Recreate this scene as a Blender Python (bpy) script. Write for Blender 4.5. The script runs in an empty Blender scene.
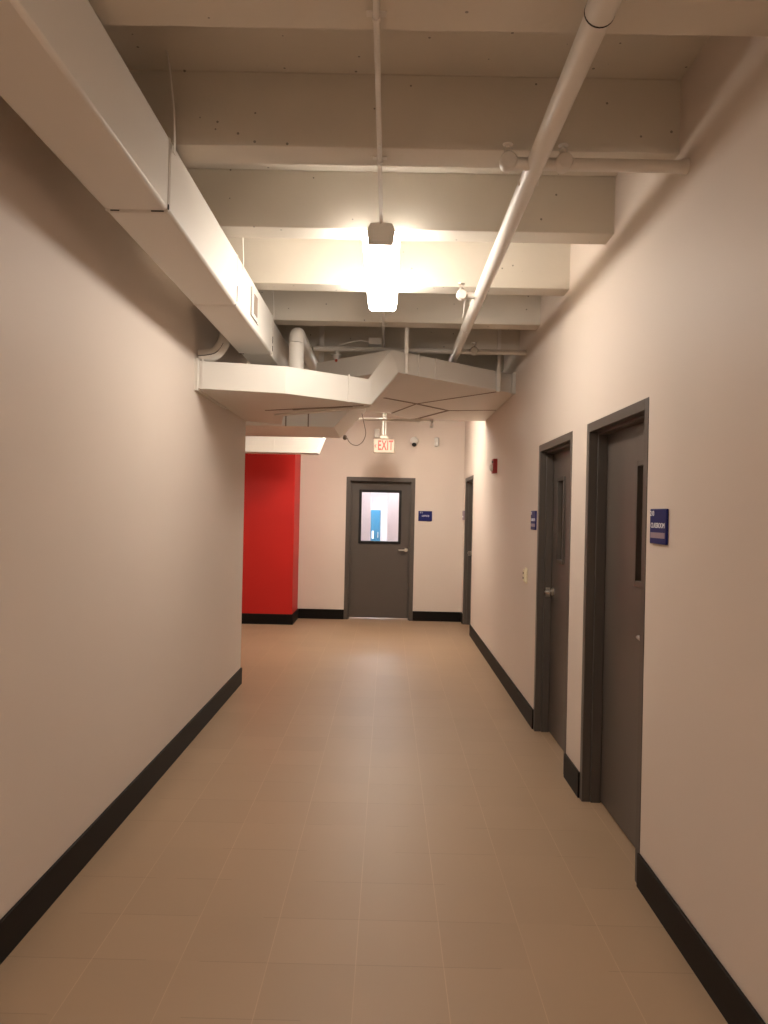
import bpy, math, random
from mathutils import Vector, Matrix
random.seed(4)
C = bpy.context.scene
COL = C.collection
H = 1.64                      # eye height
XR, XL = 1.155, -1.358        # corridor side walls
YE = 11.25                    # end wall
YC = 6.92                     # corner where the left wall stops
ZC = H + 1.79                 # ceiling slab
ZB = H + 1.49                 # underside of the joists

# ------------------------------------------------------------------ materials
def nt(name):
    m = bpy.data.materials.new(name); m.use_nodes = True
    n = m.node_tree.nodes; l = m.node_tree.links
    return m, n, l, n['Principled BSDF']

def paint(name, col, rough=0.6, var=0.04, bump=0.03, bscale=120.0, metal=0.0, spec=0.35, vscale=2.5):
    m, n, l, b = nt(name)
    tc = n.new('ShaderNodeTexCoord')
    ns = n.new('ShaderNodeTexNoise'); ns.inputs['Scale'].default_value = vscale; ns.inputs['Detail'].default_value = 4
    l.new(tc.outputs['Object'], ns.inputs['Vector'])
    mx = n.new('ShaderNodeMix'); mx.data_type = 'RGBA'
    mx.inputs['A'].default_value = (*[c * (1 - var) for c in col], 1)
    mx.inputs['B'].default_value = (*[min(1, c * (1 + var)) for c in col], 1)
    l.new(ns.outputs['Fac'], mx.inputs['Factor']); l.new(mx.outputs['Result'], b.inputs['Base Color'])
    b.inputs['Roughness'].default_value = rough; b.inputs['Metallic'].default_value = metal
    b.inputs['Specular IOR Level'].default_value = spec
    if bump:
        n2 = n.new('ShaderNodeTexNoise'); n2.inputs['Scale'].default_value = bscale; n2.inputs['Detail'].default_value = 3
        l.new(tc.outputs['Object'], n2.inputs['Vector'])
        bp = n.new('ShaderNodeBump'); bp.inputs['Strength'].default_value = bump; bp.inputs['Distance'].default_value = 0.01
        l.new(n2.outputs['Fac'], bp.inputs['Height']); l.new(bp.outputs['Normal'], b.inputs['Normal'])
    return m

def concrete(name, col):
    m, n, l, b = nt(name)
    tc = n.new('ShaderNodeTexCoord')
    ns = n.new('ShaderNodeTexNoise'); ns.inputs['Scale'].default_value = 3.0; ns.inputs['Detail'].default_value = 6
    l.new(tc.outputs['Object'], ns.inputs['Vector'])
    mx = n.new('ShaderNodeMix'); mx.data_type = 'RGBA'
    mx.inputs['A'].default_value = (*[c * .93 for c in col], 1); mx.inputs['B'].default_value = (*[c * 1.05 for c in col], 1)
    l.new(ns.outputs['Fac'], mx.inputs['Factor'])
    vo = n.new('ShaderNodeTexVoronoi'); vo.inputs['Scale'].default_value = 14.0
    l.new(tc.outputs['Object'], vo.inputs['Vector'])
    lt = n.new('ShaderNodeMath'); lt.operation = 'LESS_THAN'; lt.inputs[1].default_value = 0.08
    l.new(vo.outputs['Distance'], lt.inputs[0])
    sp = n.new('ShaderNodeSeparateColor'); l.new(vo.outputs['Color'], sp.inputs[0])
    gt = n.new('ShaderNodeMath'); gt.operation = 'GREATER_THAN'; gt.inputs[1].default_value = 0.6
    l.new(sp.outputs[0], gt.inputs[0])
    mu = n.new('ShaderNodeMath'); mu.operation = 'MULTIPLY'
    l.new(lt.outputs[0], mu.inputs[0]); l.new(gt.outputs[0], mu.inputs[1])
    m2 = n.new('ShaderNodeMix'); m2.data_type = 'RGBA'; m2.inputs['B'].default_value = (*[c * .42 for c in col], 1)
    l.new(mu.outputs[0], m2.inputs['Factor']); l.new(mx.outputs['Result'], m2.inputs['A'])
    l.new(m2.outputs['Result'], b.inputs['Base Color'])
    b.inputs['Roughness'].default_value = 0.7; b.inputs['Specular IOR Level'].default_value = 0.25
    n2 = n.new('ShaderNodeTexNoise'); n2.inputs['Scale'].default_value = 25; n2.inputs['Detail'].default_value = 5
    l.new(tc.outputs['Object'], n2.inputs['Vector'])
    bp = n.new('ShaderNodeBump'); bp.inputs['Strength'].default_value = .12; bp.inputs['Distance'].default_value = 0.01
    l.new(n2.outputs['Fac'], bp.inputs['Height']); l.new(bp.outputs['Normal'], b.inputs['Normal'])
    return m

def tiles(name, col):
    m, n, l, b = nt(name)
    tc = n.new('ShaderNodeTexCoord'); sx = n.new('ShaderNodeSeparateXYZ')
    l.new(tc.outputs['Object'], sx.inputs[0])
    def M(op, a, bb=None, c=None):
        k = n.new('ShaderNodeMath'); k.operation = op
        for i, v in enumerate((a, bb, c)):
            if v is None: continue
            if isinstance(v, (int, float)): k.inputs[i].default_value = v
            else: l.new(v, k.inputs[i])
        return k.outputs[0]
    def line(sock, off, period, half):
        t = M('FRACT', M('DIVIDE', M('SUBTRACT', sock, off - 40 * period), period))
        d = M('MULTIPLY', M('SUBTRACT', 0.5, M('ABSOLUTE', M('SUBTRACT', t, 0.5))), period)
        return M('LESS_THAN', d, half), M('FLOOR', M('DIVIDE', M('SUBTRACT', sock, off - 40 * period), period))
    lx, ix = line(sx.outputs['X'], 0.556, 0.319, 0.0017)
    ly, iy = line(sx.outputs['Y'], 2.665, 0.297, 0.0018)
    # tile-to-tile tone
    cv = n.new('ShaderNodeCombineXYZ'); l.new(ix, cv.inputs[0]); l.new(iy, cv.inputs[1])
    wn = n.new('ShaderNodeTexWhiteNoise'); wn.noise_dimensions = '3D'; l.new(cv.outputs[0], wn.inputs['Vector'])
    ns = n.new('ShaderNodeTexNoise'); ns.inputs['Scale'].default_value = 1.6; ns.inputs['Detail'].default_value = 5
    l.new(tc.outputs['Object'], ns.inputs['Vector'])
    f = M('ADD', M('MULTIPLY', wn.outputs['Value'], 0.35), M('MULTIPLY', ns.outputs['Fac'], 0.65))
    mx = n.new('ShaderNodeMix'); mx.data_type = 'RGBA'
    mx.inputs['A'].default_value = (*[c * .93 for c in col], 1); mx.inputs['B'].default_value = (*[c * 1.07 for c in col], 1)
    l.new(f, mx.inputs['Factor'])
    n3 = n.new('ShaderNodeTexNoise'); n3.inputs['Scale'].default_value = 2.3; l.new(tc.outputs['Object'], n3.inputs['Vector'])
    fy = M('MULTIPLY', ly, M('MULTIPLY', M('GREATER_THAN', n3.outputs['Fac'], 0.47), 0.75))
    m1 = n.new('ShaderNodeMix'); m1.data_type = 'RGBA'; m1.inputs['B'].default_value = (*[c * .72 for c in col], 1)
    l.new(fy, m1.inputs['Factor']); l.new(mx.outputs['Result'], m1.inputs['A'])
    m2 = n.new('ShaderNodeMix'); m2.data_type = 'RGBA'; m2.inputs['B'].default_value = (*[min(1, c * 1.4) for c in col], 1)
    l.new(M('MULTIPLY', lx, M('MULTIPLY', n3.outputs['Fac'], 1.0)), m2.inputs['Factor']); l.new(m1.outputs['Result'], m2.inputs['A'])
    l.new(m2.outputs['Result'], b.inputs['Base Color'])
    b.inputs['Roughness'].default_value = 0.45; b.inputs['Specular IOR Level'].default_value = 0.5
    return m

def emit(name, col, s):
    m, n, l, b = nt(name)
    b.inputs['Base Color'].default_value = (.8, .8, .8, 1)
    b.inputs['Emission Color'].default_value = (*col, 1); b.inputs['Emission Strength'].default_value = s
    return m

def glass(name):
    m, n, l, b = nt(name)
    tr = n.new('ShaderNodeBsdfTransparent'); gl = n.new('ShaderNodeBsdfGlossy'); gl.inputs['Roughness'].default_value = .03
    fr = n.new('ShaderNodeFresnel'); fr.inputs['IOR'].default_value = 1.45
    mx = n.new('ShaderNodeMixShader'); l.new(fr.outputs[0], mx.inputs[0]); l.new(tr.outputs[0], mx.inputs[1]); l.new(gl.outputs[0], mx.inputs[2])
    l.new(mx.outputs[0], n['Material Output'].inputs['Surface'])
    return m

WARM = (1.0, 0.83, 0.66)
MAT = dict(
    wall=paint('wall paint', (.66, .56, .485), .55, .015, .05, 160),
    white=paint('white duct paint', (.74, .69, .63), .5, .025, .02, 60),
    pipe=paint('white pipe paint', (.72, .67, .61), .45, .02, .02, 80),
    joist=concrete('painted concrete', (.67, .61, .525)),
    floor=tiles('beige floor tile', (.36, .24, .15)),
    base=paint('dark vinyl base', (.007, .005, .004), .5, .1, 0, spec=.16),
    door=paint('grey door paint', (.088, .070, .059), .38, .06, .02, 90, spec=.5),
    frame=paint('grey frame paint', (.082, .066, .055), .42, .05, .02, 90, spec=.5),
    black=paint('black trim', (.012, .010, .010), .4, .1, 0),
    steel=paint('brushed steel', (.62, .58, .53), .28, .05, .01, 200, metal=1),
    red=paint('red wall paint', (.50, .014, .010), .5, .03, .03, 120),
    alarm=paint('red alarm plastic', (.30, .018, .016), .4, .03, 0),
    lens=paint('clear strobe plastic', (.8, .78, .74), .15, .02, 0),
    blue=paint('navy sign plastic', (.012, .015, .11), .5, .05, 0, spec=.2),
    insert=paint('mauve sign insert', (.30, .22, .26), .4, .03, 0),
    letter=paint('white lettering', (.78, .78, .82), .5, .02, 0),
    cream=paint('cream plastic', (.78, .69, .50), .4, .03, 0),
    plastic=paint('white plastic', (.70, .67, .62), .4, .02, 0),
    dark=paint('dark gap', (.03, .022, .017), .8, .1, 0),
    seam=paint('brown duct sealant', (.27, .21, .165), .8, .1, 0),
    cable=paint('brown cable', (.20, .15, .115), .5, .1, 0),
    bulb=paint('red glass bulb', (.6, .12, .08), .2, .05, 0),
    exitface=paint('white sign face', (.36, .29, .225), .45, .02, 0),
    exitred=paint('red exit letters', (.42, .035, .028), .45, .02, 0),
    office=paint('office wall paint', (.80, .77, .78), .6, .02, .02, 120),
    partition=paint('lilac grey paint', (.62, .56, .58), .6, .02, .02, 120),
    locker=paint('blue locker paint', (.022, .125, .22), .4, .05, 0),
    tube=emit('lit diffuser', (1.0, .935, .84), 11.6),
    tube_far=emit('lit diffuser far', (1.0, .92, .81), 25.0),
    tube_near=emit('lit diffuser near', (1.0, .92, .81), 26.0),
    tube2=emit('added office diffuser', (.92, .95, 1.0), 26.0),
    tube3=emit('added dim office diffuser', (1.0, .93, .95), 8.0),
    glass=glass('window glass'),
)

# ------------------------------------------------------------------ mesh building
class MB:
    def __init__(s): s.v = []; s.f = []
    def add(s, vs, fs):
        o = len(s.v); s.v += [tuple(v) for v in vs]; s.f += [tuple(i + o for i in f) for f in fs]; return s
    def box(s, x0, x1, y0, y1, z0, z1):
        vs = [(x, y, z) for z in (z0, z1) for y in (y0, y1) for x in (x0, x1)]
        return s.add(vs, [(0, 2, 3, 1), (4, 5, 7, 6), (0, 1, 5, 4), (2, 6, 7, 3), (0, 4, 6, 2), (1, 3, 7, 5)])
    def prism(s, bot, top):
        n = len(bot)
        a = sum(bot[i][0] * bot[(i + 1) % n][1] - bot[(i + 1) % n][0] * bot[i][1] for i in range(n))
        return s.add(list(bot) + list(top), [tuple(reversed(range(n))), tuple(range(n, 2 * n))] +
                     [(i, (i + 1) % n, n + (i + 1) % n, n + i) for i in range(n)])
    def plan(s, poly, z0, z1):
        return s.prism([(x, y, z0) for x, y in poly], [(x, y, z1) for x, y in poly])
    def xz(s, poly, y0, y1):
        return s.prism([(x, y0, z) for x, z in poly], [(x, y1, z) for x, z in poly])
    def yz(s, poly, x0, x1):
        return s.prism([(x0, y, z) for y, z in poly], [(x1, y, z) for y, z in poly])
    def tube(s, pts, r, seg=16, caps=True):
        pts = [Vector(p) for p in pts]; n = len(pts)
        rs = r if isinstance(r, (list, tuple)) else [r] * n
        t0 = (pts[1] - pts[0]).normalized()
        up = Vector((0, 0, 1)) if abs(t0.z) < .9 else Vector((0, 1, 0))
        nx = t0.cross(up).normalized(); o = len(s.v); prev = t0
        for i, p in enumerate(pts):
            t = (pts[min(i + 1, n - 1)] - pts[max(i - 1, 0)])
            t = t.normalized() if t.length > 1e-9 else prev
            nx = (nx - t * nx.dot(t)).normalized(); ny = t.cross(nx); prev = t
            for k in range(seg):
                a = 2 * math.pi * k / seg
                s.v.append(tuple(p + (nx * math.cos(a) + ny * math.sin(a)) * rs[i]))
        for i in range(n - 1):
            for k in range(seg):
                k2 = (k + 1) % seg
                s.f.append((o + i * seg + k, o + i * seg + k2, o + (i + 1) * seg + k2, o + (i + 1) * seg + k))
        if caps:
            s.f.append(tuple(reversed([o + k for k in range(seg)]))); s.f.append(tuple(o + (n - 1) * seg + k for k in range(seg)))
        return s
    def rings(s, p, axis, prof, seg=20):
        """prof: (distance along axis, radius) list"""
        p = Vector(p); ax = Vector(axis).normalized()
        return s.tube2([p + ax * d for d, _ in prof], ax, [r for _, r in prof], seg)
    def tube2(s, pts, ax, rs, seg):
        up = Vector((0, 0, 1)) if abs(ax.z) < .9 else Vector((0, 1, 0))
        nx = ax.cross(up).normalized(); ny = ax.cross(nx); o = len(s.v); n = len(pts)
        for p, r in zip(pts, rs):
            for k in range(seg):
                a = 2 * math.pi * k / seg
                s.v.append(tuple(p + (nx * math.cos(a) + ny * math.sin(a)) * max(r, 1e-4)))
        for i in range(n - 1):
            for k in range(seg):
                k2 = (k + 1) % seg
                s.f.append((o + i * seg + k, o + i * seg + k2, o + (i + 1) * seg + k2, o + (i + 1) * seg + k))
        s.f.append(tuple(reversed([o + k for k in range(seg)]))); s.f.append(tuple(o + (n - 1) * seg + k for k in range(seg)))
        return s
    def build(s, name, mat, parent=None, loc=None, bevel=0.0, kind=None, sharp=38):
        me = bpy.data.meshes.new(name)
        base = Vector(parent.matrix_world.translation) if parent is not None else None
        if parent is not None:
            base = WLOC[parent.name]
        else:
            if loc is None and kind is None:
                xs, ys, zs = zip(*s.v)
                base = Vector(((min(xs) + max(xs)) / 2, (min(ys) + max(ys)) / 2, min(zs)))
            else:
                base = Vector(loc or (0, 0, 0))
        me.from_pydata([tuple(Vector(v) - base) for v in s.v], [], s.f)
        import bmesh
        bm = bmesh.new(); bm.from_mesh(me); bmesh.ops.recalc_face_normals(bm, faces=bm.faces); bm.to_mesh(me); bm.free()
        for p in me.polygons: p.use_smooth = True
        me.set_sharp_from_angle(angle=math.radians(sharp))
        me.materials.append(MAT[mat])
        o = bpy.data.objects.new(name, me); COL.objects.link(o)
        if parent is None: o.location = base
        else: o.parent = parent
        WLOC[o.name] = base
        if bevel:
            b = o.modifiers.new('edge', 'BEVEL'); b.width = bevel; b.segments = 2; b.limit_method = 'ANGLE'; b.angle_limit = math.radians(40)
        if kind: o['kind'] = kind
        return o
WLOC = {}

def tag(o, label, cat, group=None):
    o['label'] = label; o['category'] = cat
    if group: o['group'] = group
    return o
def thing(name, label, cat, loc, group=None):
    o = bpy.data.objects.new(name, None); COL.objects.link(o); o.location = loc; o.empty_display_size = .05
    WLOC[o.name] = Vector(loc)
    return tag(o, label, cat, group)
def struct_empty(name, loc):
    o = bpy.data.objects.new(name, None); COL.objects.link(o); o.location = loc; o['kind'] = 'structure'
    WLOC[o.name] = Vector(loc); return o
def copy_thing(src, loc, label, group=None):
    r = src.copy(); COL.objects.link(r); r.location = loc; r['label'] = label
    WLOC[r.name] = Vector(loc)
    for ch in [o for o in COL.objects if o.parent == src]:
        c = ch.copy(); COL.objects.link(c); c.parent = r
        for g in [o for o in COL.objects if o.parent == ch]:
            d = g.copy(); COL.objects.link(d); d.parent = c
    return r
def S(name): return MB(), name
def arc(c, r, a0, a1, e1, e2, n=10):
    c = Vector(c); e1 = Vector(e1); e2 = Vector(e2)
    return [c + (e1 * math.cos(a0 + (a1 - a0) * i / n) + e2 * math.sin(a0 + (a1 - a0) * i / n)) * r for i in range(n + 1)]
def text(body, size, name, mat, parent, M, spacing=1.0, depth=.0012, xs=1.0, off=0):
    cu = bpy.data.curves.new('lettering', 'FONT'); cu.body = body; cu.size = size
    cu.align_x = 'CENTER'; cu.align_y = 'CENTER'; cu.extrude = depth; cu.offset = off; cu.space_character = spacing
    t = bpy.data.objects.new('lettering_source', cu); COL.objects.link(t)
    dg = bpy.context.evaluated_depsgraph_get(); dg.update()
    me = bpy.data.meshes.new_from_object(t.evaluated_get(dg))
    bpy.data.objects.remove(t); bpy.data.curves.remove(cu)
    base = WLOC[parent.name]
    me.transform(Matrix.Diagonal((xs, 1, 1, 1)))
    me.transform(M); me.transform(Matrix.Translation(-base))
    me.materials.clear(); me.materials.append(MAT[mat])
    o = bpy.data.objects.new(name, me); COL.objects.link(o); o.parent = parent; WLOC[o.name] = base
    return o

# ------------------------------------------------------------------ room shell
Y0, XF = -4.0, -5.0
WT = .15
MB().box(XF, 1.6, Y0, 17.0, -.1, 0).build('floor', 'floor', kind='structure')
MB().box(XF, 1.6, Y0, YE + .15, ZC, ZC + .15).build('ceiling', 'joist', kind='structure')
# doors in the right wall: (near outer edge, far outer edge)
D1, D2, D3 = (3.285, 4.30), (4.645, 5.665), (10.02, 11.04)
DH = 2.184
FW = .052
DL, DR = -.645, .41           # far door outer edges (x)
w = MB(); y = Y0
for a, b in (D1, D2, D3):
    w.box(XR, XR + WT, y, a + .02, 0, ZC); w.box(XR, XR + WT, a + .02, b - .02, DH - .02, ZC); y = b - .02
w.box(XR, XR + WT, y, YE + .15, 0, ZC)
w.build('wall_right', 'wall', kind='structure')
w = MB()
w.box(XF, DL + .02, YE, YE + WT, 0, ZC); w.box(DR - .02, XR, YE, YE + WT, 0, ZC); w.box(DL + .02, DR - .02, YE, YE + WT, DH - .02, ZC)
w.build('wall_far', 'wall', kind='structure')
w = MB().box(XL - WT, XL, Y0, YC, 0, ZC); w.box(XF, XL - WT, YC - WT, YC, 0, ZC)
w.build('wall_left', 'wall', kind='structure')
MB().box(XL - WT, XR + WT, Y0 - .1, Y0, 0, ZC).build('wall_back', 'wall', kind='structure')
MB().box(XF - .1, XF, YC - WT, YE + WT, 0, ZC).build('wall_side', 'wall', kind='structure')
MB().box(-2.6, -1.353, 10.6, YE, 0, ZC).build('wall_pier', 'red', kind='structure', bevel=.006)

# pan joists overhead, 0.914 m apart, slightly tapered
for k in range(-7, 9):
    yb = {-1: 2.11, 0: 3.0, 1: 3.86, 2: 4.81, 3: 5.735}.get(k, 2.98 + .914 * k)
    x0 = XL - .05 if yb < YC - .16 else XF
    prof = [(yb, ZB), (yb + .158, ZB), (yb + .162, ZC), (yb - .004, ZC)]
    MB().yz(prof, x0, XR + .05).build('ceiling_beam', 'joist', kind='structure', bevel=.004)

# baseboards
BH, BT = .15, .013
for a, b in ((Y0, D1[0]), (D1[1], D2[0]), (D2[1], D3[0]), (D3[1], YE)):
    MB().box(XR - BT, XR, a, b, 0, BH).build('baseboard_right', 'base', kind='structure', bevel=.003)
MB().box(XL, XL + BT, Y0, YC, 0, BH + .005).build('baseboard_left', 'base', kind='structure', bevel=.003)
MB().box(XF, XL + BT, YC, YC + BT, 0, BH).build('baseboard_corner', 'base', kind='structure')
MB().box(-1.353 + BT, DL, YE - BT, YE, 0, BH).build('baseboard_far', 'base', kind='structure', bevel=.003)
MB().box(DR, XR - BT, YE - BT, YE, 0, BH).build('baseboard_far', 'base', kind='structure', bevel=.003)
w = MB().box(-2.6, -1.353 + BT, 10.6 - BT, 10.6, 0, BH); w.box(-1.353, -1.353 + BT, 10.6, YE, 0, BH)
w.build('baseboard_pier', 'base', kind='structure')

# ------------------------------------------------------------------ doors
def lever(parent, p, out, along, mat='steel'):
    """rose on the leaf at p, spindle outwards, lever along the leaf"""
    p = Vector(p); out = Vector(out); al = Vector(along)
    h = MB().rings(p, out, [(0, .031), (.008, .031), (.012, .026), (.012, .013), (.045, .012)])
    h.tube([p + out * .045 - al * .004, p + out * .056 + al * .012, p + out * .058 + al * .05, p + out * .055 + al * .10, p + out * .045 + al * .118],
           [.012, .012, .0105, .0095, .008], 12)
    o = h.build('handle', mat, parent); o['label'] = 'brushed metal lever handle'
    return o

def side_door(name, a, b, latch_far):
    """door in the right wall between y = a and y = b"""
    r = struct_empty(name, (XR + .1, (a + b) / 2, 0))
    f = MB(); x0, x1, x2, x3 = XR - .003, XR + .046, XR + .100, XR + WT + .012
    for y, sgn in ((a, 1), (b, -1)):
        f.box(x0, x1, min(y, y + sgn * FW), max(y, y + sgn * FW), 0, DH)
        f.box(x1, x2, min(y, y + sgn * (FW + .014)), max(y, y + sgn * (FW + .014)), 0, DH)
        f.box(x2, x3, min(y, y + sgn * FW), max(y, y + sgn * FW), 0, DH)
    f.box(x0, x1, a + FW, b - FW, DH - FW, DH); f.box(x1, x2, a + FW, b - FW, DH - FW - .014, DH); f.box(x2, x3, a + FW, b - FW, DH - FW, DH)
    f.build('door_frame', 'frame', r, bevel=.002)
    la, lb = a + FW + .003, b - FW - .003
    lx0, lx1 = x2 + .002, x2 + .046
    if latch_far: v0, v1 = lb - .165 - .215, lb - .165
    else: v0, v1 = la + .165, la + .165 + .215
    z0, z1 = 1.30, 1.93
    leaf = MB()
    leaf.box(lx0, lx1, la, v0, .012, DH - FW - .003); leaf.box(lx0, lx1, v1, lb, .012, DH - FW - .003)
    leaf.box(lx0, lx1, v0, v1, .012, z0); leaf.box(lx0, lx1, v0, v1, z1, DH - FW - .003)
    lf = leaf.build('door_leaf', 'door', r)
    t = .028; k = MB()
    k.box(lx0 - .012, lx1 + .012, v0, v0 + t, z0, z1); k.box(lx0 - .012, lx1 + .012, v1 - t, v1, z0, z1)
    k.box(lx0 - .012, lx1 + .012, v0 + t, v1 - t, z0, z0 + t); k.box(lx0 - .012, lx1 + .012, v0 + t, v1 - t, z1 - t, z1)
    k.build('vision_frame', 'frame', r, bevel=.003)
    MB().box(lx0 + .018, lx0 + .024, v0 + t, v1 - t, z0 + t, z1 - t).build('vision_glass', 'glass', r)
    yl = lb - .065 if latch_far else la + .065
    lever(r, (lx0, yl, 1.075), (-1, 0, 0), (0, -1 if latch_far else 1, 0))
    # strike plate on the latch jamb
    yj = (b - FW - .0145) if latch_far else (a + FW + .0135)
    MB().box(x1 + .01, x1 + .045, yj, yj + .001, 1.03, 1.10).build('strike_plate', 'steel', r)
    # dark room behind the leaf
    return r
side_door('door_1', *D1, False)
side_door('door_2', *D2, True)
side_door('door_3', *D3, True)
# the unlit rooms behind the side doors
for nm, (a, b) in zip(('wall_recess_near', 'wall_recess_middle', 'wall_recess_far'), (D1, D2, D3)):
    q = MB()
    q.box(XR + WT + .9, XR + WT + .95, a - .2, b + .2, 0, ZC - .5); q.box(XR + WT + .013, XR + WT + .95, a - .25, a - .2, 0, ZC - .5)
    q.box(XR + WT + .013, XR + WT + .95, b + .2, b + .25, 0, ZC - .5); q.box(XR + WT + .013, XR + WT + .95, a - .25, b + .25, ZC - .5, ZC - .45)
    q.box(XR + WT + .45, XR + WT + .95, a - .25, b + .25, -.05, 0)
    q.build(nm, 'wall', kind='structure')

# far door with the big window
r = struct_empty('door_4', ((DL + DR) / 2, YE + .1, 0))
fw = .06; f = MB(); y0, y1, y2, y3 = YE - .003, YE + .046, YE + .10, YE + WT + .012
for x, sgn in ((DL, 1), (DR, -1)):
    f.box(min(x, x + sgn * fw), max(x, x + sgn * fw), y0, y1, 0, DH)
    f.box(min(x, x + sgn * (fw + .014)), max(x, x + sgn * (fw + .014)), y1, y2, 0, DH)
    f.box(min(x, x + sgn * fw), max(x, x + sgn * fw), y2, y3, 0, DH)
f.box(DL + fw, DR - fw, y0, y1, DH - fw, DH); f.box(DL + fw, DR - fw, y1, y2, DH - fw - .014, DH); f.box(DL + fw, DR - fw, y2, y3, DH - fw, DH)
f.build('door_frame', 'frame', r, bevel=.002)
la, lb = DL + fw + .003, DR - fw - .003; ly0, ly1 = y2 + .002, y2 + .046
gx0, gx1, gz0, gz1 = -.449, .205, 1.165, 1.995
q = MB(); dt = DH - fw - .003; db = .022
q.box(la, gx0, ly0, ly1, db, dt); q.box(gx1, lb, ly0, ly1, db, dt); q.box(gx0, gx1, ly0, ly1, db, gz0); q.box(gx0, gx1, ly0, ly1, gz1, dt)
q.build('door_leaf', 'door', r)
t = .04; q = MB()
q.box(gx0, gx0 + t, ly0 - .014, ly1 + .014, gz0, gz1); q.box(gx1 - t, gx1, ly0 - .014, ly1 + .014, gz0, gz1)
q.box(gx0 + t, gx1 - t, ly0 - .014, ly1 + .014, gz0, gz0 + t); q.box(gx0 + t, gx1 - t, ly0 - .014, ly1 + .014, gz1 - t, gz1)
o = q.build('window_frame', 'black', r, bevel=.003); o['label'] = 'black glazing frame'
MB().box(gx0 + t, gx1 - t, ly0 + .018, ly0 + .024, gz0 + t, gz1 - t).build('window_glass', 'glass', r)
lever(r, (.29, ly0, 1.075), (0, -1, 0), (-1, 0, 0))

# bright office seen through that window
OZ = 2.7
q = MB(); q.box(-1.6, -1.5, YE + WT, 17, 0, OZ); q.box(1.5, 1.6, YE + WT, 17, 0, OZ); q.box(-1.6, 1.6, 16.9, 17, 0, OZ)
q.build('wall_office', 'office', kind='structure')
MB().box(-1.6, 1.6, YE + WT, 17, OZ, OZ + .1).build('ceiling_office', 'office', kind='structure')
MB().box(-1.5, -.305, 13.0, 13.12, 0, OZ).build('wall_partition', 'partition', kind='structure')
MB().box(-.01, 1.5, 13.0, 13.12, 0, OZ).build('wall_partition', 'partition', kind='structure')
lk = thing('locker', 'tall narrow blue locker in the bright office beyond the door window', 'locker', (-.32, 15.6, 0))
MB().box(-.50, -.155, 15.45, 15.9, 0, 1.70).build('body', 'locker', lk, bevel=.006)
MB().box(-.49, -.165, 15.43, 15.45, .04, 1.68).build('door', 'locker', lk, bevel=.004)
MB().box(-.33, -.29, 15.42, 15.43, 1.10, 1.26).build('name_plate', 'letter', lk); MB().box(-.215, -.195, 15.41, 15.43, 1.12, 1.24).build('handle', 'steel', lk)

# ------------------------------------------------------------------ light fixtures
CX = -.066
def make_light(loc, label, lit='tube'):
    """wraparound strip light: loc = middle of its lens underside"""
    x, y, z = loc; t = thing('ceiling_light', label, 'ceiling light', loc, 'strip lights under the joists')
    L = .61
    hs = [(-.055, .070), (-.068, .070), (-.066, .086), (-.036, .107), (.036, .107), (.066, .086), (.068, .070)]
    MB().xz([(x + a, z + b) for a, b in hs[1:]], y - L + .012, y + L - .012).build('housing', 'plastic', t)
    for yy in (y - L, y + L - .012):
        cap = [(-.062, -.004), (-.068, .04), (-.072, .072), (-.054, .109), (.054, .109), (.072, .072), (.068, .04), (.062, -.004)]
        MB().xz([(x + a, z + b) for a, b in cap], yy, yy + .012).build('end_cap', 'plastic', t, bevel=.003)
    ln = [(-.092, .074), (-.097, .050), (-.088, .002), (-.074, -.011), (.074, -.011), (.088, .002), (.097, .050), (.092, .074)]
    MB().xz([(x + a, z + b) for a, b in ln], y - L + .022, y + L - .022).build('diffuser', lit, t)
    return t
lamp = make_light((CX, 4.33, H + 1.362), 'glowing white strip light hanging in front of the crossing ducts')
make_light((CX, 9.15, H + 1.362), 'strip light above the exit sign, behind the crossing ducts', 'tube_far')
copy_thing(lamp, (-3.1, 7.75, H + 1.362), 'strip light in the side area beyond the left wall')
make_light((CX, -1.6, H + 1.362), 'strip light over the near end of the corridor', 'tube_near')
ol = thing('added_office_light', 'unseen panel light added to brighten the office behind the door', 'ceiling light', (-.1, 14.6, OZ))  # unseen lamp added so the office looks bright through the door window
MB().box(-.45, .45, 14.3, 14.9, OZ - .08, OZ - .03).build('housing', 'plastic', ol)
MB().box(-.42, .42, 14.33, 14.87, OZ - .09, OZ - .08).build('diffuser', 'tube2', ol)
ol = thing('added_office_light', 'dimmer unseen panel light added just inside the office door for the partitions', 'ceiling light', (-.1, 12.2, OZ))  # weaker unseen lamp, added to light the front of the partitions
MB().box(-.45, .45, 11.9, 12.5, OZ - .08, OZ - .03).build('housing', 'plastic', ol)
MB().box(-.42, .42, 11.93, 12.47, OZ - .09, OZ - .08).build('diffuser', 'tube3', ol)

# conduit feeding the strip lights, strapped to the joists
ZK = H + 1.462
def conduit(y0, y1, label, boxes=()):
    t = thing('conduit', label, 'conduit', (CX, y0, ZK))
    MB().tube([(CX, y0, ZK + .012), (CX, y1, ZK + .012)], .0095, 14).build('tube', 'pipe', t)
    for k in range(-6, 5):
        yb = {-1: 2.19, 0: 3.08, 1: 3.94, 2: 4.89, 3: 5.815}.get(k, 3.06 + .914 * k)
        if y0 < yb < y1:
            MB().box(CX - .03, CX + .03, yb - .012, yb + .012, ZB - .004, ZB).add([], []).build('strap', 'pipe', t)
            MB().tube([(CX, yb - .008, ZK + .012), (CX, yb + .008, ZK + .012)], .0125, 14).build('strap', 'pipe', t)
    for yb in boxes:
        MB().box(CX - .13, CX - .02, yb - .05, yb + .05, ZK - .03, ZK + .028).build('junction_box', 'pipe', t, bevel=.004)
    return t
conduit(-.96, 3.72, 'slim white conduit along the joists, nearer the viewer than the strip light')
conduit(4.94, 6.62, 'slim white conduit running on from the far end of the strip light', (6.3,))
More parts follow.
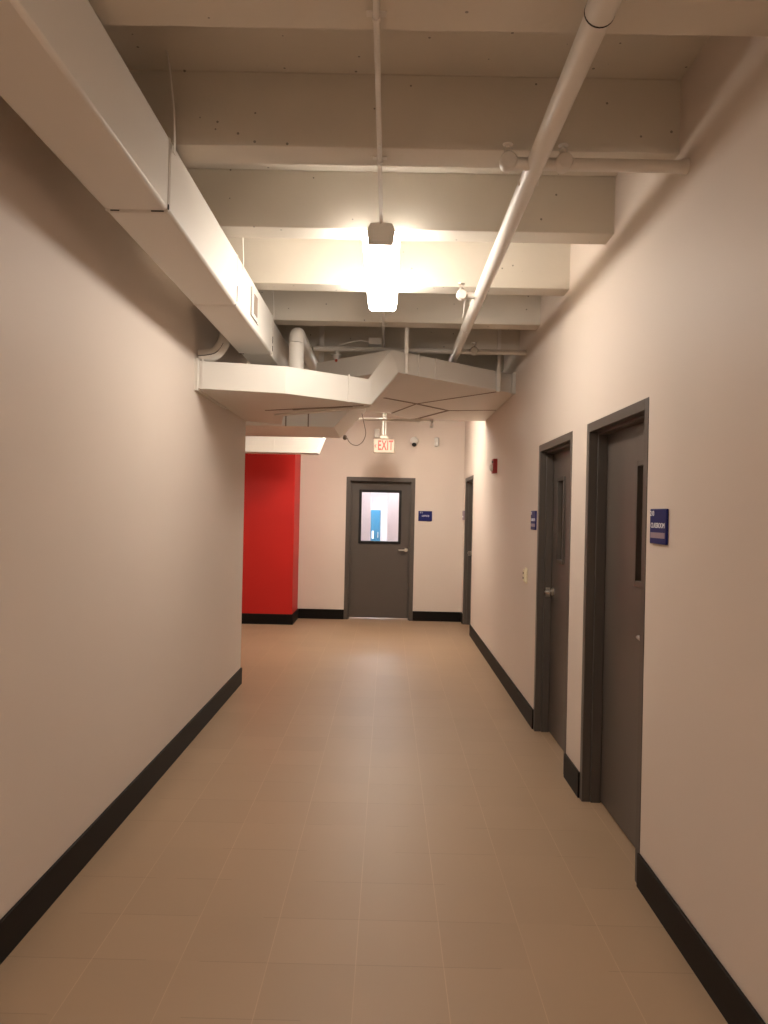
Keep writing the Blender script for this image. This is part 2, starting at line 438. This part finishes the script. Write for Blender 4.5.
# thin wire from the junction box to the sprinkler pipe
MB().tube([(CX - .13, 6.3, ZK), (CX - .2, 6.31, ZK + .015), (CX - .3, 6.31, ZK - .002), (CX - .37, 6.31, ZK - .03), (CX - .40, 6.31, H + 1.425)], .006, 8).build('wire', 'pipe')
tag(bpy.data.objects['wire'], 'thin wire arching from the junction box above the ducts', 'wire')

# ------------------------------------------------------------------ sprinkler piping
def head(t, p, cap=True):
    """tee with a cap facing the viewer and an upright head on top"""
    x, y, z = p
    MB().rings((x, y + .02, z), (0, -1, 0), [(0, .028), (.02, .034), (.052, .034), (.06, .028)]).build('tee_fitting', 'pipe', t)
    h = MB().rings((x, y, z + .025), (0, 0, 1), [(0, .014), (.018, .014), (.018, .009), (.026, .009)])
    h.tube([(x - .012, y, z + .045), (x - .016, y, z + .06), (x, y, z + .075)], .003, 6)
    h.tube([(x + .012, y, z + .045), (x + .016, y, z + .06), (x, y, z + .075)], .003, 6)
    h.rings((x, y, z + .074), (0, 0, 1), [(0, .004), (0, .02), (.003, .021)])
    h.build('sprinkler_head', 'steel', t)
XP, ZP = .557, H + 1.40
sp = thing('sprinkler_pipe', 'thick white sprinkler main running lengthwise under the joists', 'pipe', (XP, 3, ZP))
MB().tube([(XP, Y0, ZP), (XP, 9.0, ZP)], .038, 24).build('main_pipe', 'pipe', sp)
MB().tube([(XP, 1.6, ZP), (XP, 2.035, ZP)], .0425, 24).build('coupling', 'pipe', sp)
MB().tube([(XP, 2.035, ZP), (XP, 2.041, ZP)], .0432, 24).build('gasket', 'dark', sp)
MB().tube([(XP, 5.49, ZP), (XP, 5.53, ZP)], .0415, 24).build('coupling', 'pipe', sp)
zb = H + 1.396
MB().tube([(.445, 2.915, zb), (XR, 2.915, zb)], .0245, 18).build('branch_pipe', 'pipe', sp)
MB().rings((XR - .03, 2.915, zb), (1, 0, 0), [(0, .026), (.028, .03), (.0295, .03)]).build('escutcheon', 'pipe', sp)
head(sp, (.445, 2.915, zb)); head(sp, (.664, 2.915, zb))
MB().tube([(.44, 4.70, ZP), (XP, 4.70, ZP)], .021, 16).build('branch_pipe', 'pipe', sp)
head(sp, (.44, 4.70, ZP))
MB().tube([(.462, 4.70, ZP - .02), (.458, 4.71, ZP - .11), (.452, 4.74, ZP - .13)], .003, 6).build('wire_tail', 'pipe', sp)
z2 = H + 1.40
MB().tube([(-.67, 6.31, z2), (XR, 6.31, z2)], .0215, 16).build('branch_pipe', 'pipe', sp)
head(sp, (.705, 6.30, z2))
h = MB().rings((-.47, 6.31, z2 - .02), (0, 0, -1), [(0, .018), (.02, .018), (.03, .05), (.036, .05), (.036, .03), (.055, .028), (.07, .016)])
h.build('sprinkler_head', 'plastic', sp)
MB().rings((-.47, 6.31, z2 - .09), (0, 0, -1), [(0, .012), (.012, .015), (.022, .008)]).build('bulb', 'bulb', sp)
# clevis hangers on the main
for yb in (4.885, 1.23, 3.08):
    hg = MB().tube([(XP, yb, ZP + .036), (XP, yb, ZB)], .006, 8)
    hg.tube(arc((XP, yb, ZP), .0415, -.4, math.pi + .4, (1, 0, 0), (0, 0, 1), 14), .004, 6)
    hg.build('hanger', 'pipe', sp)

s2 = thing('sprinkler_pipe', 'thin white sprinkler line below the ducts, running across before the end wall', 'pipe', (0, 8.30, H + 1.04))
zz = H + 1.054
MB().tube([(-.42, 8.30, zz), (.30, 8.30, zz)], .016, 14).build('branch_pipe', 'pipe', s2)
MB().rings((.30, 8.30, zz), (1, 0, 0), [(0, .022), (.035, .022), (.04, .015)]).build('end_cap', 'pipe', s2)
MB().tube([(-.42, 8.30, zz - .01), (-.42, 8.30, ZC)], .016, 12).build('riser', 'pipe', s2)
MB().tube([(.30, 8.30, zz + .01), (.47, 8.30, zz + .01)], .012, 12).build('branch_pipe', 'pipe', s2)
h = MB().rings((.47, 8.30, zz + .018), (0, 0, -1), [(0, .02), (.03, .02), (.03, .010), (.05, .010)])
h.tube([(.455, 8.30, zz - .03), (.45, 8.30, zz - .06), (.47, 8.30, zz - .075)], .005, 6)
h.tube([(.485, 8.30, zz - .03), (.49, 8.30, zz - .06), (.47, 8.30, zz - .075)], .005, 6)
h.rings((.47, 8.30, zz - .074), (0, 0, -1), [(0, .02), (.004, .022)])
h.build('sprinkler_head', 'steel', s2)

# ------------------------------------------------------------------ long rectangular duct by the left wall
XA, XB, ZA, ZT = -1.140, -.890, H + 1.168, H + 1.460
ld = thing('air_duct', 'long square white duct hung along the top of the left wall', 'duct', ((XA + XB) / 2, 3, ZA))
joints = [Y0, -2.35, -1.04, .27, 1.58, 2.89, 4.20, 5.49]
for a, b in zip(joints[:-1], joints[1:]):
    MB().box(XA, XB, a + .004, b - .004, ZA, ZT).build('duct_section', 'white', ld, bevel=.014)
for yj in joints[1:]:
    MB().box(XA - .002, XB + .002, yj - .008, yj + .008, ZA - .002, ZT + .002).build('joint_band', 'white', ld, bevel=.012)
MB().box(XA + .012, XB - .018, 5.50, 9.2, ZA + .004, ZT - .004).build('duct_section', 'white', ld, bevel=.006)
# torn sealant at joints
for bx in ((-1.115, -1.08, 2.876, 2.880, ZA - .004, ZA - .001), (-.955, -.905, 2.876, 2.881, ZA - .004, ZA - .001), (XB + .001, XB + .004, 2.876, 2.881, ZA + .004, ZA + .024),
           (XB + .001, XB + .004, 4.188, 4.192, ZA + .02, ZA + .11), (XB + .001, XB + .004, 5.476, 5.481, ZA + .02, ZA + .06),
           (XB + .001, XB + .004, 5.476, 5.481, ZA + .08, ZA + .13), (-1.135, -1.10, 5.476, 5.482, ZA - .004, ZA - .001)):
    MB().box(*bx).build('torn_seal', 'dark', ld)
ap = MB().box(XB, XB + .006, 4.60, 4.86, ZA + .055, ZA + .235).build('access_panel', 'white', ld, bevel=.002)
q = MB().box(XB + .0055, XB + .008, 4.600, 4.604, ZA + .055, ZA + .235); q.box(XB + .0055, XB + .008, 4.606, 4.80, ZA + .055, ZA + .059)
q.build('panel_edge', 'dark', ap)
q = MB().box(XB + .006, XB + .009, 4.69, 4.80, ZA + .09, ZA + .215).build('tag', 'seam', ap)
for yh in (.30, 1.62, 2.92, 4.31, 5.46):
    q = MB()
    pts = [(XB + .008, yh, ZT - .05), (XB + .008, yh, ZT + .01), (XB + .004, yh - .005, ZT + .12), (XB - .012, yh - .03, ZC - .03), (XB - .016, yh - .05, ZC)]
    for p, p2 in zip(pts[:-1], pts[1:]):
        wv = .011
        q.prism([(p[0], p[1] - wv, p[2]), (p[0] + .003, p[1] - wv, p[2]), (p[0] + .003, p[1] + wv, p[2]), (p[0], p[1] + wv, p[2])],
                [(p2[0], p2[1] - wv, p2[2]), (p2[0] + .003, p2[1] - wv, p2[2]), (p2[0] + .003, p2[1] + wv, p2[2]), (p2[0], p2[1] + wv, p2[2])])
    q.build('hanger_strap', 'white', ld)

# curved pipe coming out of the left wall below that duct
pe = thing('pipe_elbow', 'thick white pipe bending out of the left wall behind the long duct', 'pipe', (XL, 5.2, H + 1.0))
pts = [(XL, 5.16, H + 1.075), (-1.31, 5.17, H + 1.08), (-1.25, 5.19, H + 1.10), (-1.215, 5.22, H + 1.15), (-1.195, 5.25, H + 1.22), (-1.190, 5.28, H + 1.32), (-1.195, 5.30, H + 1.46)]
def smooth(pts, n=6):
    P = [Vector(p) for p in pts]; out = []
    for i in range(len(P) - 1):
        p0, p1, p2, p3 = P[max(i - 1, 0)], P[i], P[i + 1], P[min(i + 2, len(P) - 1)]
        for k in range(n):
            t = k / n
            out.append(.5 * ((2 * p1) + (p2 - p0) * t + (2 * p0 - 5 * p1 + 4 * p2 - p3) * t * t + (3 * p1 - p0 - 3 * p2 + p3) * t ** 3))
    return out + [P[-1]]
MB().tube(smooth(pts), .045, 20).build('bend', 'pipe', pe)
MB().tube([p + Vector((.012, -.044, -.004)) for p in smooth(pts)[:22]], .003, 6).build('seam', 'dark', pe)

# round duct rising behind the crossing duct
rd = thing('round_duct', 'round white duct rising from the crossing duct and bending away', 'duct', (-.735, 5.72, H + 1.03))
R = .058; xr = -.735; yr = 5.68; zt = H + 1.385
MB().tube([(xr, yr, H + 1.03), (xr, yr, H + 1.295)], R, 24).build('duct_section', 'white', rd)
a = arc((xr, yr + .085, H + 1.295), .085, math.pi, math.pi / 2, (0, 1, 0), (0, 0, 1), 8)
MB().tube(a, R, 24).build('elbow', 'white', rd)
MB().tube([(xr, yr + .085, H + 1.38), (xr, 8.6, H + 1.38)], R * .97, 24).build('duct_section', 'white', rd)
MB().tube([(xr, yr, H + 1.12), (xr, yr, H + 1.128)], R + .002, 24).build('joint_band', 'white', rd)

# ------------------------------------------------------------------ ducts crossing the corridor
td = thing('transition_duct', 'flat white duct crossing the corridor and stepping up towards the right wall', 'duct', (0, 6, H + .835))
zl0, zl1, zu0, zu1 = H + .835, H + 1.03, H + 1.136, H + 1.31
left = [(-1.352, 5.09), (-.75, 5.23), (-.150, 5.68), (-.150, 5.76), (-.92, 6.37), (-1.05, 7.12), (-1.352, 6.905)]
MB().plan(left, zl0, zl1).build('lower_section', 'white', td, bevel=.003, sharp=5)
b0 = [(-.150, 5.681, zl0), (-.178, 5.681, zl1), (-.005, 5.885, zu1), (.058, 5.925, zu0)]
MB().prism(b0, [(x, y + .11, z) for x, y, z in b0]).build('rising_section', 'white', td, bevel=.003)
upper = [(.0, 5.885), (XR - .004, 6.84), (XR - .004, 8.90), (.267, 8.93), (0, 8.38), (-.27, 8.24), (-.27, 7.2), (-.10, 7.15), (-.66, 6.48)]
MB().plan(upper, zu0, zu1).build('upper_section', 'white', td, bevel=.003, sharp=5)
# wall collars
MB().box(XL, XL + .022, 5.07, 6.0, zl0 - .014, zl1 + .014).build('wall_collar', 'white', td)
MB().box(XR - .03, XR, 6.79, 6.86, zu0 - .006, zu1 + .012).build('wall_collar', 'white', td)
# sealed seams under the upper section
def seam(pts, zc, wd=.012, mat='seam', th=.004):
    for (xa, ya), (xb, yb) in zip(pts[:-1], pts[1:]):
        d = Vector((xb - xa, yb - ya)).normalized(); n = Vector((-d.y, d.x)) * wd / 2
        poly = [(xa + n.x, ya + n.y), (xb + n.x, yb + n.y), (xb - n.x, yb - n.y), (xa - n.x, ya - n.y)]
        MB().plan(poly, zc - th, zc + .001).build('seam', mat, td)
seam([(-.06, 7.24), (.27, 7.59)], zu0, .035); seam([(.27, 7.59), (.632, 8.04)], zu0, .035); seam([(.632, 8.04), (1.14, 7.93)], zu0, .022)
seam([(.02, 8.34), (.27, 7.59)], zu0, .018); seam([(.27, 7.59), (1.0, 6.72)], zu0, .018)
seam([(.632, 8.04), (.275, 8.90)], zu0, .035)
# slots and lip under the lower section
seam([(-1.04, 6.12), (-.21, 5.72)], zl0, .016); seam([(-.80, 6.05), (-.30, 5.80)], zl0, .016)
MB().plan([(-1.0, 6.34), (-.16, 5.74), (-.16, 5.775), (-.92, 6.375)], zl0 - .012, zl0 + .001).build('lip', 'white', td)
# standing joints on the front faces
def joint_on(p, q, t, z0, z1, nm='joint_band'):
    x, y = p[0] + (q[0] - p[0]) * t, p[1] + (q[1] - p[1]) * t
    d = Vector((q[0] - p[0], q[1] - p[1])).normalized(); n = Vector((d.y, -d.x))
    hw = .006
    c = [Vector((x, y)) - d * hw + n * .006, Vector((x, y)) + d * hw + n * .006, Vector((x, y)) + d * hw - n * .003, Vector((x, y)) - d * hw - n * .003]
    MB().plan([(v.x, v.y) for v in c], z0, z1).build(nm, 'white', td)
joint_on(left[1], left[2], .72, zl0 - .002, zl1 + .012)
joint_on(left[0], left[1], .07, zl0 - .002, zl1 + .012)
for tt in (.2, .325, .83, .87, .965): joint_on(upper[0], upper[1], tt, zu0 - .002, zu1 + .004)
# strut hangers
MB().box(.105, .135, 5.885, 5.91, zu1 - .03, ZC).build('hanger_rod', 'pipe', td)
MB().box(.115, .135, 5.91, 5.955, zu0 - .01, zu1 - .03).build('hanger_bracket', 'white', td)
MB().box(.955, .983, 6.60, 6.63, zu1 - .03, ZC).build('hanger_rod', 'pipe', td)
MB().box(.955, .983, 6.63, 6.66, zu0 - .02, zu1 - .03).build('hanger_bracket', 'white', td)
MB().box(-.64, -.60, 6.50, 6.54, zu1 - .01, ZC).build('hanger_rod', 'pipe', td)

od = thing('offset_duct', 'second flat duct behind the first, rising from beside the red wall', 'duct', (-1.5, 7.7, H + .83))
pr = [(-3.4, .83), (-.55, .83), (-.275, 1.136), (-.275, 1.31), (-.42, 1.31), (-.66, 1.03), (-3.4, 1.03)]
MB().xz([(x, H + z) for x, z in pr], 7.2, 8.24).build('duct_body', 'white', od, bevel=.003, sharp=5)
for xs in (-1.02, -.80):
    MB().box(xs - .006, xs + .006, 7.19, 7.205, H + .83, H + 1.03).build('joint_band', 'seam', od)

bd = thing('boot_duct', 'bright white box duct over the top of the red wall', 'duct', (-1.6, 9.7, H + .764))
pr = [(-3.4, .764), (-.944, .764), (-.855, 1.005), (-.855, 1.12), (-3.4, 1.12)]
MB().xz([(x, H + z) for x, z in pr], 9.6, 9.92).build('duct_body', 'white', bd, bevel=.004)
MB().box(-3.4, -.944, 9.594, 9.601, H + .764, H + .776).build('lip', 'white', bd)
MB().box(-1.52, -1.505, 9.594, 9.601, H + .776, H + 1.1).build('joint_band', 'white', bd)
MB().box(-3.3, -3.27, 9.7, 9.8, H + 1.12, ZC).build('hanger_strap', 'white', bd); MB().box(-1.0, -.97, 9.7, 9.8, H + 1.12, ZC).build('hanger_strap', 'white', bd)

# loose cable looped under the second duct
cp = [(-.47, 8.2, H + .83), (-.46, 8.26, H + .80), (-.42, 8.27, H + .765), (-.36, 8.27, H + .755), (-.30, 8.27, H + .80), (-.27, 8.26, H + .88), (-.28, 8.2, H + .96), (-.31, 8.1, H + 1.09)]
cb = thing('cable', 'thin dark cable looped under the second duct', 'cable', (-.4, 8.2, H + .75))
MB().tube(smooth(cp), .0042, 8).build('loop', 'cable', cb)
MB().rings((-.50, 8.23, H + .855), (0, -.3, -1), [(0, .02), (.03, .024), (.045, .014)]).build('connector', 'cable', cb)

# ------------------------------------------------------------------ things on the walls
def plate(mb, x0, x1, y0, y1, z0, z1): return mb.box(x0, x1, y0, y1, z0, z1)
RW = lambda y, z, x: Matrix(((0, 0, -1, x), (-1, 0, 0, y), (0, 1, 0, z), (0, 0, 0, 1)))   # text on the right wall facing -x
FWM = lambda x, z, y: Matrix(((1, 0, 0, x), (0, 0, -1, y), (0, 1, 0, z), (0, 0, 0, 1)))   # text on the far wall facing -y
def room_sign(y, z, label, num, word, insert=True):
    t = thing('room_sign', label, 'sign', (XR, y, z - .078))
    bx = MB().box(XR - .011, XR, y - .090, y + .098, z - .075, z + .075)
    bx.build('plate', 'blue', t, bevel=.004)
    text(num, .032, 'lettering', 'letter', t, RW(y + .070, z + .054, XR - .0112))
    text(word, .031, 'lettering', 'letter', t, RW(y + .004, z + .003, XR - .0112), .95, xs=.92)
    MB().box(XR - .0125, XR - .0105, y - .078, y + .084, z - .050, z - .026).build('insert', 'insert', t)
    return t
room_sign(3.118, 1.608, 'blue CLASSROOM sign with white lettering beside the nearest door', '210', 'CLASSROOM')
room_sign(5.795, 1.608, 'blue sign at the far side of the middle door', '212', 'CLASSROOM')
t = thing('room_sign', 'small pale sign in the corner beside the farthest side door', 'sign', (XR, 11.14, 1.55))
MB().box(XR - .02, XR, 11.055, 11.235, 1.56, 1.70).build('plate', 'insert', t, bevel=.004)
MB().box(XR - .022, XR - .019, 11.08, 11.21, 1.60, 1.62).build('insert', 'letter', t)
t = thing('room_sign', 'navy OFFICE sign on the end wall beside the windowed door', 'sign', (.57, YE, 1.53))
MB().box(.466, .674, YE - .016, YE, 1.53, 1.683).build('plate', 'blue', t, bevel=.004)
text('211', .034, 'lettering', 'letter', t, FWM(.51, 1.660, YE - .0162))
text('OFFICE', .036, 'lettering', 'letter', t, FWM(.575, 1.607, YE - .0162))

t = thing('light_switch', 'cream switch box on the right wall before the middle door', 'switch', (XR, 6.08, 1.09))
MB().box(XR - .008, XR, 6.035, 6.115, 1.085, 1.215).build('plate', 'cream', t, bevel=.003)
MB().box(XR - .026, XR - .008, 6.045, 6.105, 1.10, 1.20).build('cover', 'cream', t, bevel=.004)
for zz in (1.13, 1.17): MB().box(XR - .031, XR - .026, 6.062, 6.088, zz - .008, zz + .008).build('toggle', 'cable', t)

t = thing('fire_alarm', 'red fire alarm with clear strobe high on the right wall', 'alarm', (XR, 7.9, 2.1))
MB().box(XR - .045, XR, 7.835, 7.965, 2.09, 2.245).build('housing', 'alarm', t, bevel=.006)
MB().rings((XR - .045, 7.9, 2.15), (-1, 0, 0), [(0, .035), (.014, .035), (.025, .026), (.032, .012)]).build('strobe', 'lens', t)
MB().box(XR - .047, XR - .044, 7.86, 7.94, 2.20, 2.225).build('grille', 'dark', t)

t = thing('security_camera', 'white dome camera with dark lens on the end wall', 'camera', (.375, YE, 2.68))
MB().rings((.375, YE, 2.745), (0, -1, 0), [(0, .066), (.04, .066), (.068, .058), (.085, .042), (.092, .01)]).build('dome', 'plastic', t)
MB().rings((.375, YE - .06, 2.70), (0, -.5, -.87), [(0, .035), (.02, .034), (.032, .024), (.037, .005)]).build('lens', 'black', t)
t = thing('motion_sensor', 'small white sensor on the end wall nearest the right corner', 'sensor', (.72, YE, 2.67))
MB().box(.686, .752, YE - .045, YE, 2.672, 2.81).build('housing', 'plastic', t, bevel=.01)
MB().box(.70, .738, YE - .049, YE - .044, 2.685, 2.735).build('lens', 'lens', t, bevel=.004)
t = thing('emergency_light', 'small pale box on the end wall, behind and above the exit sign', 'light', (-.18, YE, 2.78))
MB().box(-.235, -.155, YE - .05, YE, 2.79, 2.92).build('housing', 'plastic', t, bevel=.008)
MB().box(-.172, -.152, YE - .075, YE - .05, 2.80, 2.85).build('lens', 'lens', t, bevel=.006)

# exit sign on a stem
EX, EY, EZ = -.076, 10.3, 2.575
t = thing('exit_sign', 'white EXIT sign with red letters and arrow hanging from a thin stem', 'sign', (EX, EY, EZ - .1))
MB().box(EX - .152, EX + .152, EY - .025, EY + .025, EZ - .1, EZ + .1).build('panel', 'exitface', t, bevel=.018)
MB().box(EX - .06, EX + .055, EY - .035, EY + .035, EZ + .1, EZ + .145).build('canopy', 'exitface', t, bevel=.006)
MB().tube([(EX - .018, EY, EZ + .145), (EX - .018, EY, ZC)], .011, 12).build('stem', 'plastic', t)
MB().tube([(EX + .018, EY, EZ + .145), (EX + .018, EY, ZC)], .007, 10).build('stem', 'plastic', t)
text('EXIT', .19, 'lettering', 'exitred', t, FWM(EX + .020, EZ + .004, EY - .0258), 1.08, xs=.52, off=.004)
q = MB().prism([(EX - .135, EY - .027, EZ), (EX - .108, EY - .027, EZ + .03), (EX - .108, EY - .027, EZ + .012), (EX - .122, EY - .027, EZ), (EX - .108, EY - .027, EZ - .012), (EX - .108, EY - .027, EZ - .03)],
               [(EX - .135, EY - .024, EZ), (EX - .108, EY - .024, EZ + .03), (EX - .108, EY - .024, EZ + .012), (EX - .122, EY - .024, EZ), (EX - .108, EY - .024, EZ - .012), (EX - .108, EY - .024, EZ - .03)])
q.build('arrow', 'exitred', t)

# ------------------------------------------------------------------ world, camera
wd = bpy.data.worlds.new('World'); C.world = wd; wd.use_nodes = True
wd.node_tree.nodes['Background'].inputs[0].default_value = (.02, .017, .014, 1)
wd.node_tree.nodes['Background'].inputs[1].default_value = .3
cam = bpy.data.cameras.new('camera'); co = bpy.data.objects.new('camera', cam); COL.objects.link(co)
cam.sensor_fit = 'VERTICAL'; cam.sensor_height = 36; cam.sensor_width = 27; cam.lens = 36 * 735 / 1024; cam.clip_start = .02
R_ = Matrix.Rotation(4 / 735, 4, 'Z') @ Matrix.Rotation(math.pi / 2 + 1 / 735, 4, 'X') @ Matrix.Rotation(math.radians(1.23), 4, 'Z')
co.matrix_world = Matrix.Translation((0, 0, H)) @ R_
C.camera = co
C.view_settings.view_transform = 'Standard'; C.view_settings.look = 'None'
C.view_settings.exposure = 1.75; C.view_settings.gamma = 1; C.view_settings.use_curve_mapping = False
